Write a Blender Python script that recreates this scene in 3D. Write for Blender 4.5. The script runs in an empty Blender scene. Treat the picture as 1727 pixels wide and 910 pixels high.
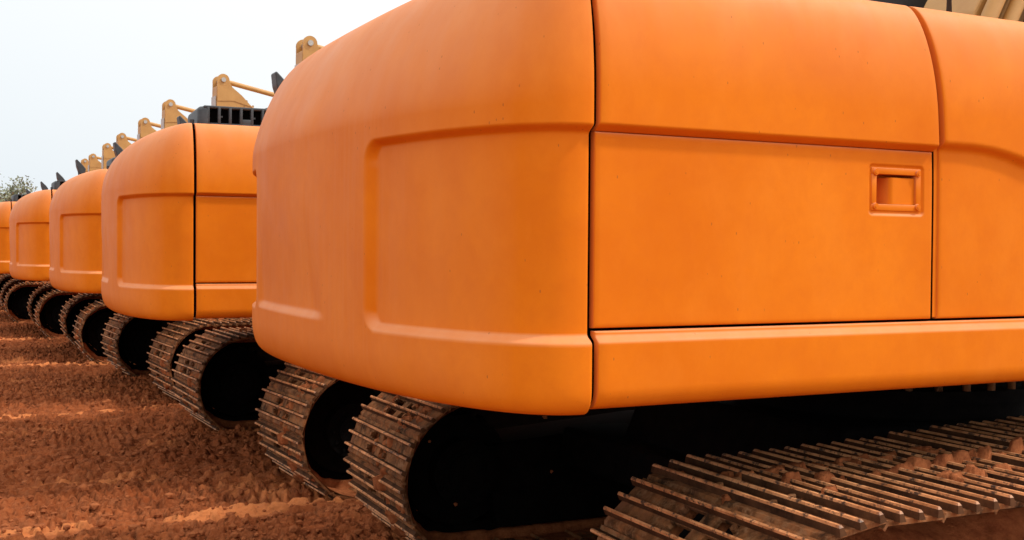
import bpy, bmesh, math, random
import numpy as np
from mathutils import Vector, Matrix
random.seed(7); rng = np.random.RandomState(5)
S = bpy.context.scene; COL = S.collection; R = math.radians
HC = 1.55                                   # camera height

# ------------------------------------------------------------------ noise
def _hash(ix, iy, seed):
    n = (ix * 374761393 + iy * 668265263 + seed * 974634777) & 0xffffffff
    n = ((n ^ (n >> 13)) * 1274126177) & 0xffffffff
    return ((n ^ (n >> 16)) & 0xffff) / 65535.0
def vnoise(x, y, seed=0):
    x = np.asarray(x, float); y = np.asarray(y, float)
    ix = np.floor(x).astype(np.int64); iy = np.floor(y).astype(np.int64)
    fx = x - ix; fy = y - iy
    fx = fx*fx*(3-2*fx); fy = fy*fy*(3-2*fy)
    a = _hash(ix, iy, seed); b = _hash(ix+1, iy, seed); c = _hash(ix, iy+1, seed); d = _hash(ix+1, iy+1, seed)
    return (a*(1-fx)+b*fx)*(1-fy) + (c*(1-fx)+d*fx)*fy
def fbm(x, y, seed=0, octv=4, ridged=False):
    t = 0; a = .5; s = 0
    for o in range(octv):
        v = vnoise(x*2**o+o*17.3, y*2**o-o*9.1, seed+o)
        if ridged: v = 1-abs(2*v-1)
        t = t + a*v; s += a; a *= .5
    return t/s
def worley(x, y, seed=0):
    ix = np.floor(x).astype(np.int64); iy = np.floor(y).astype(np.int64)
    f1 = np.full(np.shape(x), 9.); f2 = f1.copy(); cell = f1*0
    for dx in (-1, 0, 1):
        for dy in (-1, 0, 1):
            jx = ix+dx; jy = iy+dy
            d = np.hypot(jx+_hash(jx, jy, seed)-x, jy+_hash(jx, jy, seed+7)-y); v = _hash(jx, jy, seed+13)
            n = d < f1; f2 = np.where(n, f1, np.minimum(f2, d)); cell = np.where(n, v, cell); f1 = np.where(n, d, f1)
    return f2-f1, cell
def sstep(a, b, x):
    t = np.clip((x-a)/(b-a), 0, 1); return t*t*(3-2*t)

# ------------------------------------------------------------------ materials
class NT:
    def __init__(s, name):
        s.m = bpy.data.materials.new(name); s.m.use_nodes = True
        s.t = s.m.node_tree; s.b = s.t.nodes['Principled BSDF']
        s.tc = s.t.nodes.new('ShaderNodeTexCoord')
        s.co = s.tc.outputs['Object']
    def n(s, typ, **kw):
        nd = s.t.nodes.new(typ)
        for k, v in kw.items(): setattr(nd, k, v)
        return nd
    def link(s, a, b): s.t.links.new(a, b)
    def mapping(s, scale, src=None):
        m = s.n('ShaderNodeMapping'); m.inputs['Scale'].default_value = scale; s.link(src or s.co, m.inputs[0]); return m.outputs[0]
    def noise(s, scale, detail=4, rough=.55, src=None, dist=0):
        m = s.n('ShaderNodeTexNoise'); m.inputs['Scale'].default_value = scale; m.inputs['Detail'].default_value = detail
        m.inputs['Roughness'].default_value = rough; m.inputs['Distortion'].default_value = dist
        s.link(src or s.co, m.inputs[0]); return m.outputs[0]
    def ramp(s, src, stops):
        r = s.n('ShaderNodeValToRGB'); e = r.color_ramp.elements
        while len(e) < len(stops): e.new(.5)
        for el, (p, c) in zip(e, stops):
            el.position = p; el.color = (*c, 1) if isinstance(c, tuple) else (c, c, c, 1)
        s.link(src, r.inputs[0]); return r.outputs[0]
    def mix(s, f, a, b, mode='MIX'):
        m = s.n('ShaderNodeMix', data_type='RGBA', blend_type=mode)
        for i, v in ((0, f), (6, a), (7, b)):
            if isinstance(v, (int, float)): m.inputs[i].default_value = v
            elif isinstance(v, tuple): m.inputs[i].default_value = (*v, 1)
            else: s.link(v, m.inputs[i])
        return m.outputs[2]
    def math(s, op, a, b=0):
        m = s.n('ShaderNodeMath', operation=op)
        for i, v in ((0, a), (1, b)):
            if isinstance(v, (int, float)): m.inputs[i].default_value = v
            else: s.link(v, m.inputs[i])
        return m.outputs[0]
    def bump(s, src, strength, dist=.01):
        b = s.n('ShaderNodeBump'); b.inputs['Strength'].default_value = strength; b.inputs['Distance'].default_value = dist
        s.link(src, b.inputs['Height']); s.link(b.outputs[0], s.b.inputs['Normal']); return b
    def set(s, **kw):
        for k, v in kw.items():
            i = s.b.inputs[k]
            if isinstance(v, (int, float)): i.default_value = v
            elif isinstance(v, tuple): i.default_value = (*v, 1)
            else: s.link(v, i)
        return s.m

def mat_paint():
    s = NT('orange_paint')
    geo = s.n('ShaderNodeNewGeometry'); sep = s.n('ShaderNodeSeparateXYZ'); s.link(geo.outputs['Normal'], sep.inputs[0])
    oi = s.n('ShaderNodeObjectInfo')
    big = s.noise(1.3, 4, .6); fine = s.noise(22, 5, .7)
    base = s.mix(s.ramp(big, [(.3, 0.), (.72, 1.)]), (.69, .166, .006), (.81, .226, .010))
    base = s.mix(s.ramp(fine, [(.35, 0.), (.75, .30)]), base, (.66, .155, .014))
    mott = s.noise(5.5, 6, .68, dist=.4)
    base = s.mix(s.ramp(mott, [(.42, 0.), (.70, .26)]), base, (.62, .125, .004))
    base = s.mix(s.ramp(s.noise(2.6, 6, .7, src=s.mapping((1, 1, .6))), [(.5, 0.), (.72, .30)]), base, (.86, .275, .026))
    # dust film plus painted sky light and rear sheen, paler towards sky or rear
    runs = s.noise(5, 5, .6, src=s.mapping((1.8, 1.8, .5)))
    up = s.math('MULTIPLY', s.ramp(sep.outputs[2], [(.0, 0.), (.55, 1.)]), .48)
    rear = s.math('MULTIPLY', s.ramp(s.math('MULTIPLY', sep.outputs[0], -1), [(.80, 0.), (1., 1.)]), .12)
    d = s.math('ADD', up, rear)
    d = s.math('MULTIPLY', d, s.ramp(runs, [(.2, .55), (.75, 1.)]))
    stk = s.noise(9, 5, .6, src=s.mapping((5, 5, .22)))  # pale vertical streaks painted in as sheen on the rear face
    lf = s.ramp(s.math('MULTIPLY', sep.outputs[0], -1), [(.975, 0.), (1., 1.)])
    d = s.math('ADD', d, s.math('MULTIPLY', s.math('MULTIPLY', s.ramp(stk, [(.45, 0.), (.62, 1.)]), lf), .05))
    base = s.mix(d, base, (.72, .40, .25))
    # specks and scuffs
    v = s.n('ShaderNodeTexVoronoi'); v.inputs['Scale'].default_value = 38; s.link(s.mapping((1, 1, .45)), v.inputs[0])
    sp = s.math('MULTIPLY', s.math('LESS_THAN', v.outputs[0], .075), s.ramp(s.noise(7, 3), [(.5, 0.), (.56, 1.)]))
    base = s.mix(s.math('MULTIPLY', sp, .55), base, (.28, .09, .03))
    # grime low down
    tz = s.n('ShaderNodeSeparateXYZ'); s.link(s.co, tz.inputs[0])
    low = s.math('MULTIPLY', s.ramp(tz.outputs[2], [(0, 0.), (1., 0.)]), 0)
    rg = s.ramp(s.noise(3.2, 5, .65), [(.3, .42), (.7, .60)])
    s.bump(s.noise(160, 3, .6), .10, .002)
    m = s.set(**{'Base Color': base, 'Roughness': rg, 'Specular IOR Level': .06})
    return m
def mat_simple(name, c1, c2, rough=.7, scale=12, metal=0, bump=.3, bd=.005, spec=.4):
    s = NT(name)
    col = s.mix(s.ramp(s.noise(scale, 5, .65), [(.3, 0.), (.7, 1.)]), c1, c2)
    s.bump(s.noise(scale*5, 4, .6), bump, bd)
    return s.set(**{'Base Color': col, 'Roughness': rough, 'Metallic': metal, 'Specular IOR Level': spec})
def mat_shoe():
    s = NT('muddy_track_steel')
    oi = s.n('ShaderNodeObjectInfo')
    co = s.n('ShaderNodeVectorMath', operation='ADD'); s.link(s.co, co.inputs[0]); s.link(oi.outputs['Location'], co.inputs[1])
    cc = co.outputs[0]
    a = s.ramp(s.noise(9, 6, .7, src=cc), [(.36, 0.), (.62, 1.)])
    col = s.mix(a, (.040, .018, .008), (.34, .130, .046))
    b = s.ramp(s.noise(26, 5, .7, src=cc), [(.5, 0.), (.68, 1.)])
    col = s.mix(b, col, (.30, .150, .070))
    col = s.mix(s.ramp(s.noise(4, 4, .6, src=cc), [(.55, 0.), (.7, .8)]), col, (.22, .085, .04))
    s.bump(s.noise(70, 5, .7, src=cc), .6, .006)
    return s.set(**{'Base Color': col, 'Roughness': .8, 'Specular IOR Level': .12})
def mat_rib():
    s = NT('scraped_grouser')
    oi = s.n('ShaderNodeObjectInfo')
    co = s.n('ShaderNodeVectorMath', operation='ADD'); s.link(s.co, co.inputs[0]); s.link(oi.outputs['Location'], co.inputs[1]); cc = co.outputs[0]
    a = s.ramp(s.noise(8, 6, .7, src=cc), [(.35, 0.), (.62, 1.)])
    col = s.mix(a, (.34, .125, .042), (.80, .36, .15))
    col = s.mix(s.ramp(s.noise(30, 4, .7, src=cc), [(.52, 0.), (.62, 1.)]), col, (.085, .045, .028))
    sp = s.n('ShaderNodeSeparateXYZ'); s.link(s.co, sp.inputs[0])
    end = s.ramp(s.math('ABSOLUTE', sp.outputs[1]), [(.458, 0.), (.476, 1.)])
    col = s.mix(s.math('MULTIPLY', end, .7), col, (.25, .20, .165))
    s.bump(s.noise(70, 5, .7, src=cc), .5, .005)
    return s.set(**{'Base Color': col, 'Roughness': .6, 'Specular IOR Level': .25})
def mat_clay(name='red_clay'):
    s = NT(name)
    a = s.ramp(s.noise(14, 6, .7), [(.32, 0.), (.7, 1.)])
    col = s.mix(a, (.19, .050, .017), (.50, .165, .060))
    s.bump(s.noise(60, 6, .75), .9, .012)
    return s.set(**{'Base Color': col, 'Roughness': .9, 'Specular IOR Level': .08})
def mat_ground():
    s = NT('red_earth')
    at = s.n('ShaderNodeAttribute', attribute_name='sunlit_dry')
    big = s.noise(.9, 5, .6); mid = s.noise(7, 6, .7); fine = s.noise(45, 6, .75)
    col = s.mix(s.ramp(big, [(.32, 0.), (.68, 1.)]), (.27, .066, .020), (.46, .130, .041))
    col = s.mix(s.ramp(mid, [(.38, 0.), (.68, .8)]), col, (.15, .042, .017))
    col = s.mix(at.outputs['Fac'], col, (.74, .255, .085))  # sunlit strips painted into the earth colour, plus random dry patches
    col = s.mix(s.ramp(fine, [(.45, 0.), (.72, .55)]), col, (.50, .175, .070))
    col = s.mix(s.ramp(s.noise(28, 4, .7), [(.60, 0.), (.74, .65)]), col, (.06, .018, .009))
    dm = s.n('ShaderNodeAttribute', attribute_name='hollow_shade')
    col = s.mix(s.math('MULTIPLY', dm.outputs['Fac'], .85), col, (.070, .019, .008))  # shade of the tread hollows painted into the earth colour
    st = s.noise(9, 6, .72, src=s.mapping((.35, 1.5, 1)), dist=.6)
    col = s.mix(s.ramp(st, [(.5, 0.), (.72, .45)]), col, (.52, .19, .08))
    h = s.math('ADD', s.math('ADD', s.math('MULTIPLY', mid, 1.2), fine), s.math('MULTIPLY', st, 1.1))
    s.bump(h, .9, .018)
    return s.set(**{'Base Color': col, 'Roughness': .95, 'Specular IOR Level': .05})
def mat_leaf(name, c1, c2):
    s = NT(name)
    col = s.mix(s.ramp(s.noise(1.1, 4, .6), [(.35, 0.), (.65, 1.)]), c1, c2)
    return s.set(**{'Base Color': col, 'Roughness': .7})
M = dict(
    paint=mat_paint(),
    black=mat_simple('shade_black', (.0015, .0015, .0015), (.004, .003, .003), .95, 8, 0, .3, .004, .03),  # near-black that paints in the shade of gaps and underside
    frame=mat_simple('shade_black_steel', (.0015, .0015, .0018), (.006, .0045, .004), .85, 14, .0, .4, .006, .06),  # undercarriage blackened to paint in the deep shade beneath the machines
    flank=mat_simple('shaded_grouser_flank', (.020, .009, .005), (.13, .055, .024), .85, 9, 0, .5, .006, .08),  # flanks darkened to paint in the shade between grousers
    plastic=mat_simple('dark_grey_plastic', (.030, .034, .038), (.055, .060, .066), .5, 20, 0, .15, .002),
    tan=mat_simple('tan_boom_paint', (.44, .225, .065), (.53, .29, .09), .5, 4, 0, .15, .002),
    tandark=mat_simple('brown_boom_paint', (.22, .115, .045), (.30, .16, .06), .6, 5, 0, .15, .002),
    pale=mat_simple('pale_grey_face', (.42, .41, .40), (.55, .53, .50), .6, 6, 0, .1, .002),  # pale grey for the back face of the boom
    steel=mat_simple('worn_steel', (.35, .32, .29), (.52, .49, .45), .4, 30, .7, .2, .002),
    rubber=mat_simple('black_hose_rubber', (.012, .012, .014), (.025, .025, .03), .45, 20),
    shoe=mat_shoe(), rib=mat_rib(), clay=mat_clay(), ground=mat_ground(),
    bark=mat_simple('bark', (.10, .08, .06), (.19, .15, .12), .9, 3),
    leaf=mat_leaf('olive_leaves', (.13, .15, .08), (.27, .28, .18)),
    leaf2=mat_leaf('dry_leaves', (.34, .30, .24), (.46, .42, .34)),
)
gl = NT('dark_cab_glass'); M['glass'] = gl.set(**{'Base Color': (.012, .014, .017), 'Roughness': .08})
mg = NT('mirror_glass'); M['mirror'] = mg.set(**{'Base Color': (.6, .62, .65), 'Metallic': 1., 'Roughness': .05})

# ------------------------------------------------------------------ mesh helpers
class MB:
    def __init__(s): s.v = []; s.f = []; s.m = []; s.sm = []; s.n = 0
    def add(s, V, F, mi=0, smooth=False, mtx=None):
        V = np.asarray(V, float).reshape(-1, 3)
        if mtx is not None:
            A = np.array(mtx); V = V @ A[:3, :3].T + A[:3, 3]
        s.v.append(V); F = [tuple(i+s.n for i in f) for f in F]
        s.f += F; s.m += [mi]*len(F); s.sm += [smooth]*len(F); s.n += len(V); return s
    def box(s, lo, hi, mi=0, mtx=None, bevel=0, seg=2):
        bm = bmesh.new(); bmesh.ops.create_cube(bm, size=1)
        lo = np.array(lo, float); hi = np.array(hi, float)
        for v in bm.verts: v.co = Vector(((lo+hi)/2 + np.array(v.co)*(hi-lo)).tolist())
        if bevel: bmesh.ops.bevel(bm, geom=bm.edges[:], offset=bevel, segments=seg, profile=.5, affect='EDGES')
        return s.bm(bm, mi, bool(bevel), mtx)
    def bm(s, bm, mi=0, smooth=False, mtx=None):
        bm.verts.ensure_lookup_table(); bm.verts.index_update()
        V = [tuple(v.co) for v in bm.verts]; F = [tuple(v.index for v in f.verts) for f in bm.faces]; bm.free()
        return s.add(V, F, mi, smooth, mtx)
    def cyl(s, a, b, r, seg=16, mi=0, r2=None, mtx=None, smooth=True):
        a = Vector(a); b = Vector(b); d = (b-a); L = d.length; q = d.to_track_quat('Z', 'Y').to_matrix()
        r2 = r if r2 is None else r2; V = []; F = []
        for k, (p, rr) in enumerate(((a, r), (b, r2))):
            for i in range(seg):
                t = 2*math.pi*i/seg; V.append(tuple(p + q @ Vector((math.cos(t)*rr, math.sin(t)*rr, 0))))
        for i in range(seg): j = (i+1) % seg; F.append((i, j, seg+j, seg+i))
        s.add(V, F, mi, smooth, mtx)
        s.add(V[:seg], [tuple(range(seg))[::-1]], mi, False, mtx); s.add(V[seg:], [tuple(range(seg))], mi, False, mtx)
        return s
    def tube(s, pts, r, seg=8, mi=0):
        pts = [Vector(p) for p in pts]; V = []; F = []
        for k, p in enumerate(pts):
            d = (pts[min(k+1, len(pts)-1)] - pts[max(k-1, 0)]).normalized(); q = d.to_track_quat('Z', 'Y').to_matrix()
            rr = r[k] if isinstance(r, (list, tuple)) else r
            for i in range(seg):
                t = 2*math.pi*i/seg; V.append(tuple(p + q @ Vector((math.cos(t)*rr, math.sin(t)*rr, 0))))
        for k in range(len(pts)-1):
            for i in range(seg):
                j = (i+1) % seg; F.append((k*seg+i, k*seg+j, (k+1)*seg+j, (k+1)*seg+i))
        F.append(tuple(range(seg))[::-1]); F.append(tuple((len(pts)-1)*seg+i for i in range(seg)))
        return s.add(V, F, mi, True)
    def prism(s, poly, y0, y1, mi=0, bevel=0):      # polygon in x,z extruded along y
        bm = bmesh.new(); vs = [bm.verts.new((x, y0, z)) for x, z in poly]
        f = bm.faces.new(vs); r = bmesh.ops.extrude_face_region(bm, geom=[f])
        for v in r['geom']:
            if isinstance(v, bmesh.types.BMVert): v.co.y = y1
        bmesh.ops.recalc_face_normals(bm, faces=bm.faces[:])
        if bevel: bmesh.ops.bevel(bm, geom=bm.edges[:], offset=bevel, segments=2, profile=.5, affect='EDGES')
        return s.bm(bm, mi, False)
    def grid(s, P, mi=0, smooth=True, flip=False, closed=False):
        nu, nv = P.shape[:2]; idx = np.arange(nu*nv).reshape(nu, nv)
        if closed: idx = np.vstack([idx, idx[:1]])
        a = idx[:-1, :-1].ravel(); b = idx[1:, :-1].ravel(); c = idx[1:, 1:].ravel(); d = idx[:-1, 1:].ravel()
        F = np.stack([a, b, c, d] if not flip else [a, d, c, b], 1)
        return s.add(P.reshape(-1, 3), [tuple(f) for f in F.tolist()], mi, smooth)
    def mesh(s, name, mats):
        me = bpy.data.meshes.new(name)
        V = np.concatenate(s.v) if s.v else np.zeros((0, 3))
        me.from_pydata(V.tolist(), [], s.f)
        for m in (mats if isinstance(mats, (list, tuple)) else [mats]): me.materials.append(M[m] if isinstance(m, str) else m)
        me.polygons.foreach_set('material_index', s.m); me.polygons.foreach_set('use_smooth', s.sm); me.update(); return me
    def build(s, name, mats, parent=None, loc=None):
        o = bpy.data.objects.new(name, s.mesh(name, mats)); COL.objects.link(o)
        if parent: o.parent = parent
        if loc is not None: o.location = loc
        return o
def tag(o, label, cat=None, group=None, kind=None):
    if label: o['label'] = label
    if cat: o['category'] = cat
    if group: o['group'] = group
    if kind: o['kind'] = kind
    return o
def put(name, me, parent, loc=(0, 0, 0), rot=None):
    o = bpy.data.objects.new(name, me); COL.objects.link(o); o.parent = parent; o.location = loc
    if rot: o.rotation_euler = rot
    return o

# ------------------------------------------------------------------ body shape (local: x forward from rear, -y the near side)
W = 1.42; A0 = .42; NE = 2.32
H_T = .790; A_R = .25; A_S = .105; H_B = -.424; H_C = .44; H_U = .338; H_L = -.235; REC = .027
def e_top(h, A):
    t = np.clip((h-H_C)/(H_T-H_C), 0, 1); return A*(1-np.sqrt(np.maximum(0, 1-t*t)))
def e_bot(h, A, hh):
    t = np.clip(((H_B+hh)-h)/hh, 0, 1); return A*(1-np.sqrt(np.maximum(0, 1-t*t)))
def eside(h): return e_top(h, A_S) + e_bot(h, .045, .06)
P_R = 1.4
def erear(h):
    t = np.clip((h-H_C)/(H_T-H_C), 0, 1)
    return A_R*(1-(np.maximum(0, 1-t**P_R))**(1/P_R)) + e_bot(h, .065, .12)

def counterweight():
    # reference outline by arc length
    t = np.linspace(0, math.pi/2, 6000)
    x = A0*(1-np.cos(t)**(2/NE)); y = W*np.sin(t)**(2/NE)
    sarc = np.concatenate([[0], np.cumsum(np.hypot(np.diff(x), np.diff(y)))])
    ltot = sarc[-1]
    sL = np.interp(.675, y, sarc)                    # left edge of the recess
    ss = np.unique(np.concatenate([np.linspace(0, ltot, 150), np.linspace(sL-.03, sL+.13, 34), np.linspace(.20, .38, 30)]))
    ts = np.interp(ss, sarc, t)
    hs = np.unique(np.concatenate([
        H_B+.17*(1-np.cos(np.linspace(0, math.pi/2, 14))), np.linspace(-.30, .40, 60), np.linspace(-.30, -.19, 22), np.linspace(.28, .36, 24),
        H_C+(H_T-H_C)*np.sin(np.linspace(0, math.pi/2, 26))]).round(5))
    hs = hs[np.concatenate([[True], np.diff(hs) > .0012])]
    T, Hh = np.meshgrid(ts, hs, indexing='ij'); SS = np.broadcast_to(ss[:, None], T.shape)
    er = erear(Hh); es = eside(Hh); a = A0-er; b = W-es
    X = er + a*(1-np.cos(T)**(2/NE)); Y = b*np.sin(T)**(2/NE)
    # plan normals
    dX = np.gradient(X, axis=0); dY = np.gradient(Y, axis=0); L = np.hypot(dX, dY)+1e-9
    NX, NY = -dY/L, dX/L; NX[0], NY[0] = -1, 0; NX[-1], NY[-1] = 0, 1
    # side recess
    Rr = .075
    dl = SS-sL; dt = H_U-Hh; db = Hh-(H_L-.012)
    q = np.sqrt(np.maximum(0, Rr-dl)**2 + np.maximum(0, Rr-dt)**2 + np.maximum(0, Rr-db)**2)
    q2 = np.maximum(np.maximum(Rr-dl, Rr-dt), Rr-db); q = np.where(q > 0, q, q2)
    dist = Rr-q
    ll = np.maximum(0, Rr-dl); lt = np.maximum(0, Rr-dt); wgt = ll/(ll+lt+np.maximum(0, Rr-db)+1e-6)
    wd = .026 + .034*wgt
    dep = REC*sstep(0, 1, dist/wd)
    # rear centre pocket with its ledge, fading upward
    pk = sstep(.385, .20, SS + .25*(Hh-H_L)) * sstep(H_L-.004, H_L+.028, Hh) * (1-.999*sstep(-.20, .20, Hh))
    zf = sstep(H_L-.004, H_L+.028, Hh) * (1-.999*sstep(-.20, .20, Hh))
    extra = .017*(sstep(.64, .58, SS)*zf - pk)
    dep = dep + .017*pk
    X = X - NX*dep; Y = Y - NY*dep
    # far pieces: rounded front edge and return
    rr = .010; rows = []
    for k in range(1, 6):
        an = k/5*math.pi/2
        rows.append((X[-1]+rr*math.sin(an), Y[-1]-rr*(1-math.cos(an))))
    rows.append((X[-1]+rr, Y[-1]-.022)); 
    X = np.vstack([X-rr*(np.clip(SS-ltot+.05, 0, .05)/.05)] + [r[0][None]-rr for r in rows]); Y = np.vstack([Y]+[r[1][None] for r in rows])
    Z = np.vstack([Hh]+[Hh[-1][None]]*len(rows)) + HC
    Z = Z - .013*sstep(HC-.28, HC-.42, Z)
    # bottom and top caps
    def cap(col, fac, z):
        cx = .30; return np.stack([cx+(X[:, col]-cx)*fac, Y[:, col]*fac, np.full(len(X), z)], -1)[:, None]
    P = np.stack([X, Y, Z], -1)
    P = np.concatenate([cap(0, .02, H_B+HC-.013), cap(0, .6, H_B+HC-.013), P, cap(-1, .85, H_T+HC+.004), cap(-1, .5, H_T+HC+.01), cap(-1, .02, H_T+HC+.012)], 1)
    Q = P.copy(); n_ = len(ss); P[:n_, 2:-3, 0] -= NX*extra; P[:n_, 2:-3, 1] -= NY*extra; Q[..., 1] *= -1
    full = np.concatenate([Q[::-1], P[1:]], 0)
    mb = MB(); mb.grid(full, flip=False); return mb

def side_sheet(xs, hs, off, sgn, rx=.006, deep=.024, edges=(1, 1, 1, 1), top=False):
    """a pressed panel lying on the body side; off(x,h) = inward depth; edges (x0,x1,h0,h1) get a rounded return"""
    rn = 4
    def ext(c, e0, e1):
        out = list(c); 
        o = [(v, 0.) for v in out]
        if e0: o = [(c[0]-0, deep)] + [(c[0]+rx*(1-math.sin(k/rn*math.pi/2)), rx*(1-math.cos(k/rn*math.pi/2))) for k in range(rn, 0, -1)] + [(max(v, c[0]+rx), 0.) for v in out if v > c[0]+rx-1e-6]
        if e1: o = [(v, d) for v, d in o if v < c[-1]-rx+1e-6] + [(c[-1]-rx*(1-math.sin(k/rn*math.pi/2)), rx*(1-math.cos(k/rn*math.pi/2))) for k in range(0, rn+1)] + [(c[-1], deep)]
        return o
    ex = ext(xs, edges[0], edges[1]); eh = ext(hs, edges[2], edges[3])
    X = np.array([e[0] for e in ex])[:, None]; DX = np.array([e[1] for e in ex])[:, None]
    Hh = np.array([e[0] for e in eh])[None]; DH = np.array([e[1] for e in eh])[None]
    Xg, Hg = np.broadcast_arrays(X, Hh)
    D = off(Xg, Hg) + eside(Hg) + np.maximum(DX, DH)
    Y = sgn*(W-D)
    Xg = Xg - .06*np.clip((Hg-.15)/.64, 0, 1)**2.2*np.clip((Xg-X1)/1.2, 0, 1)
    P = np.stack([Xg, Y, Hg+HC], -1)
    if top:                                         # carry on as the roof
        t1 = P[:, -1:].copy(); t1[..., 1] = sgn*(W-.45); t1[..., 2] += .012
        t2 = P[:, -1:].copy(); t2[..., 1] = sgn*.0; t2[..., 2] += .018
        P = np.concatenate([P, t1, t2], 1)
    return P
def lin(*seg): return np.unique(np.concatenate([np.linspace(a, b, n) for a, b, n in seg]).round(5))

X1, X2 = .436, 1.672          # engine door
XB, XE = 1.700, 2.75          # front side panel
HD0, HD1 = -.205, .3206
HX0, HX1, HH0, HH1 = 1.418, 1.622, .132, .264      # handle opening
def rrect(x, h, x0, x1, h0, h1, r, w):
    cx, ch = (x0+x1)/2, (h0+h1)/2
    qx = abs(x-cx)-((x1-x0)/2-r); qh = abs(h-ch)-((h1-h0)/2-r)
    d = np.sqrt(np.maximum(qx, 0)**2+np.maximum(qh, 0)**2) + np.minimum(np.maximum(qx, qh), 0) - r
    return sstep(w, -w, d)
def door_off(x, h):
    z = np.full(x.shape, REC)
    z = z + .006*rrect(x, h, HX0-.010, HX1+.010, HH0-.012, HH1+.008, .012, .004)
    z = z + .058*rrect(x, h, HX0+.017, HX1-.017, HH0+.017, HH1-.017, .008, .002)
    z = z + .0012*(fbm(x*1.6, h*2.2, 3, 2)-.5)*2
    return z
def hood_off(x, h): return REC*sstep(H_U+.004, H_U-.018, h) + .0012*(fbm(x*1.4, h*2, 9, 2)-.5)*2
def ledge(x): return H_U + .008 - .50*np.clip(x-1.80, 0, .62)**2
def front_off(x, h):
    z = ledge(x); return REC*sstep(z+.006, z-.020, h)
def sill_off(x, h): return .020*sstep(H_L-.010, H_L+.014, h)

def prism_side(mb, sgn): pass

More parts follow.
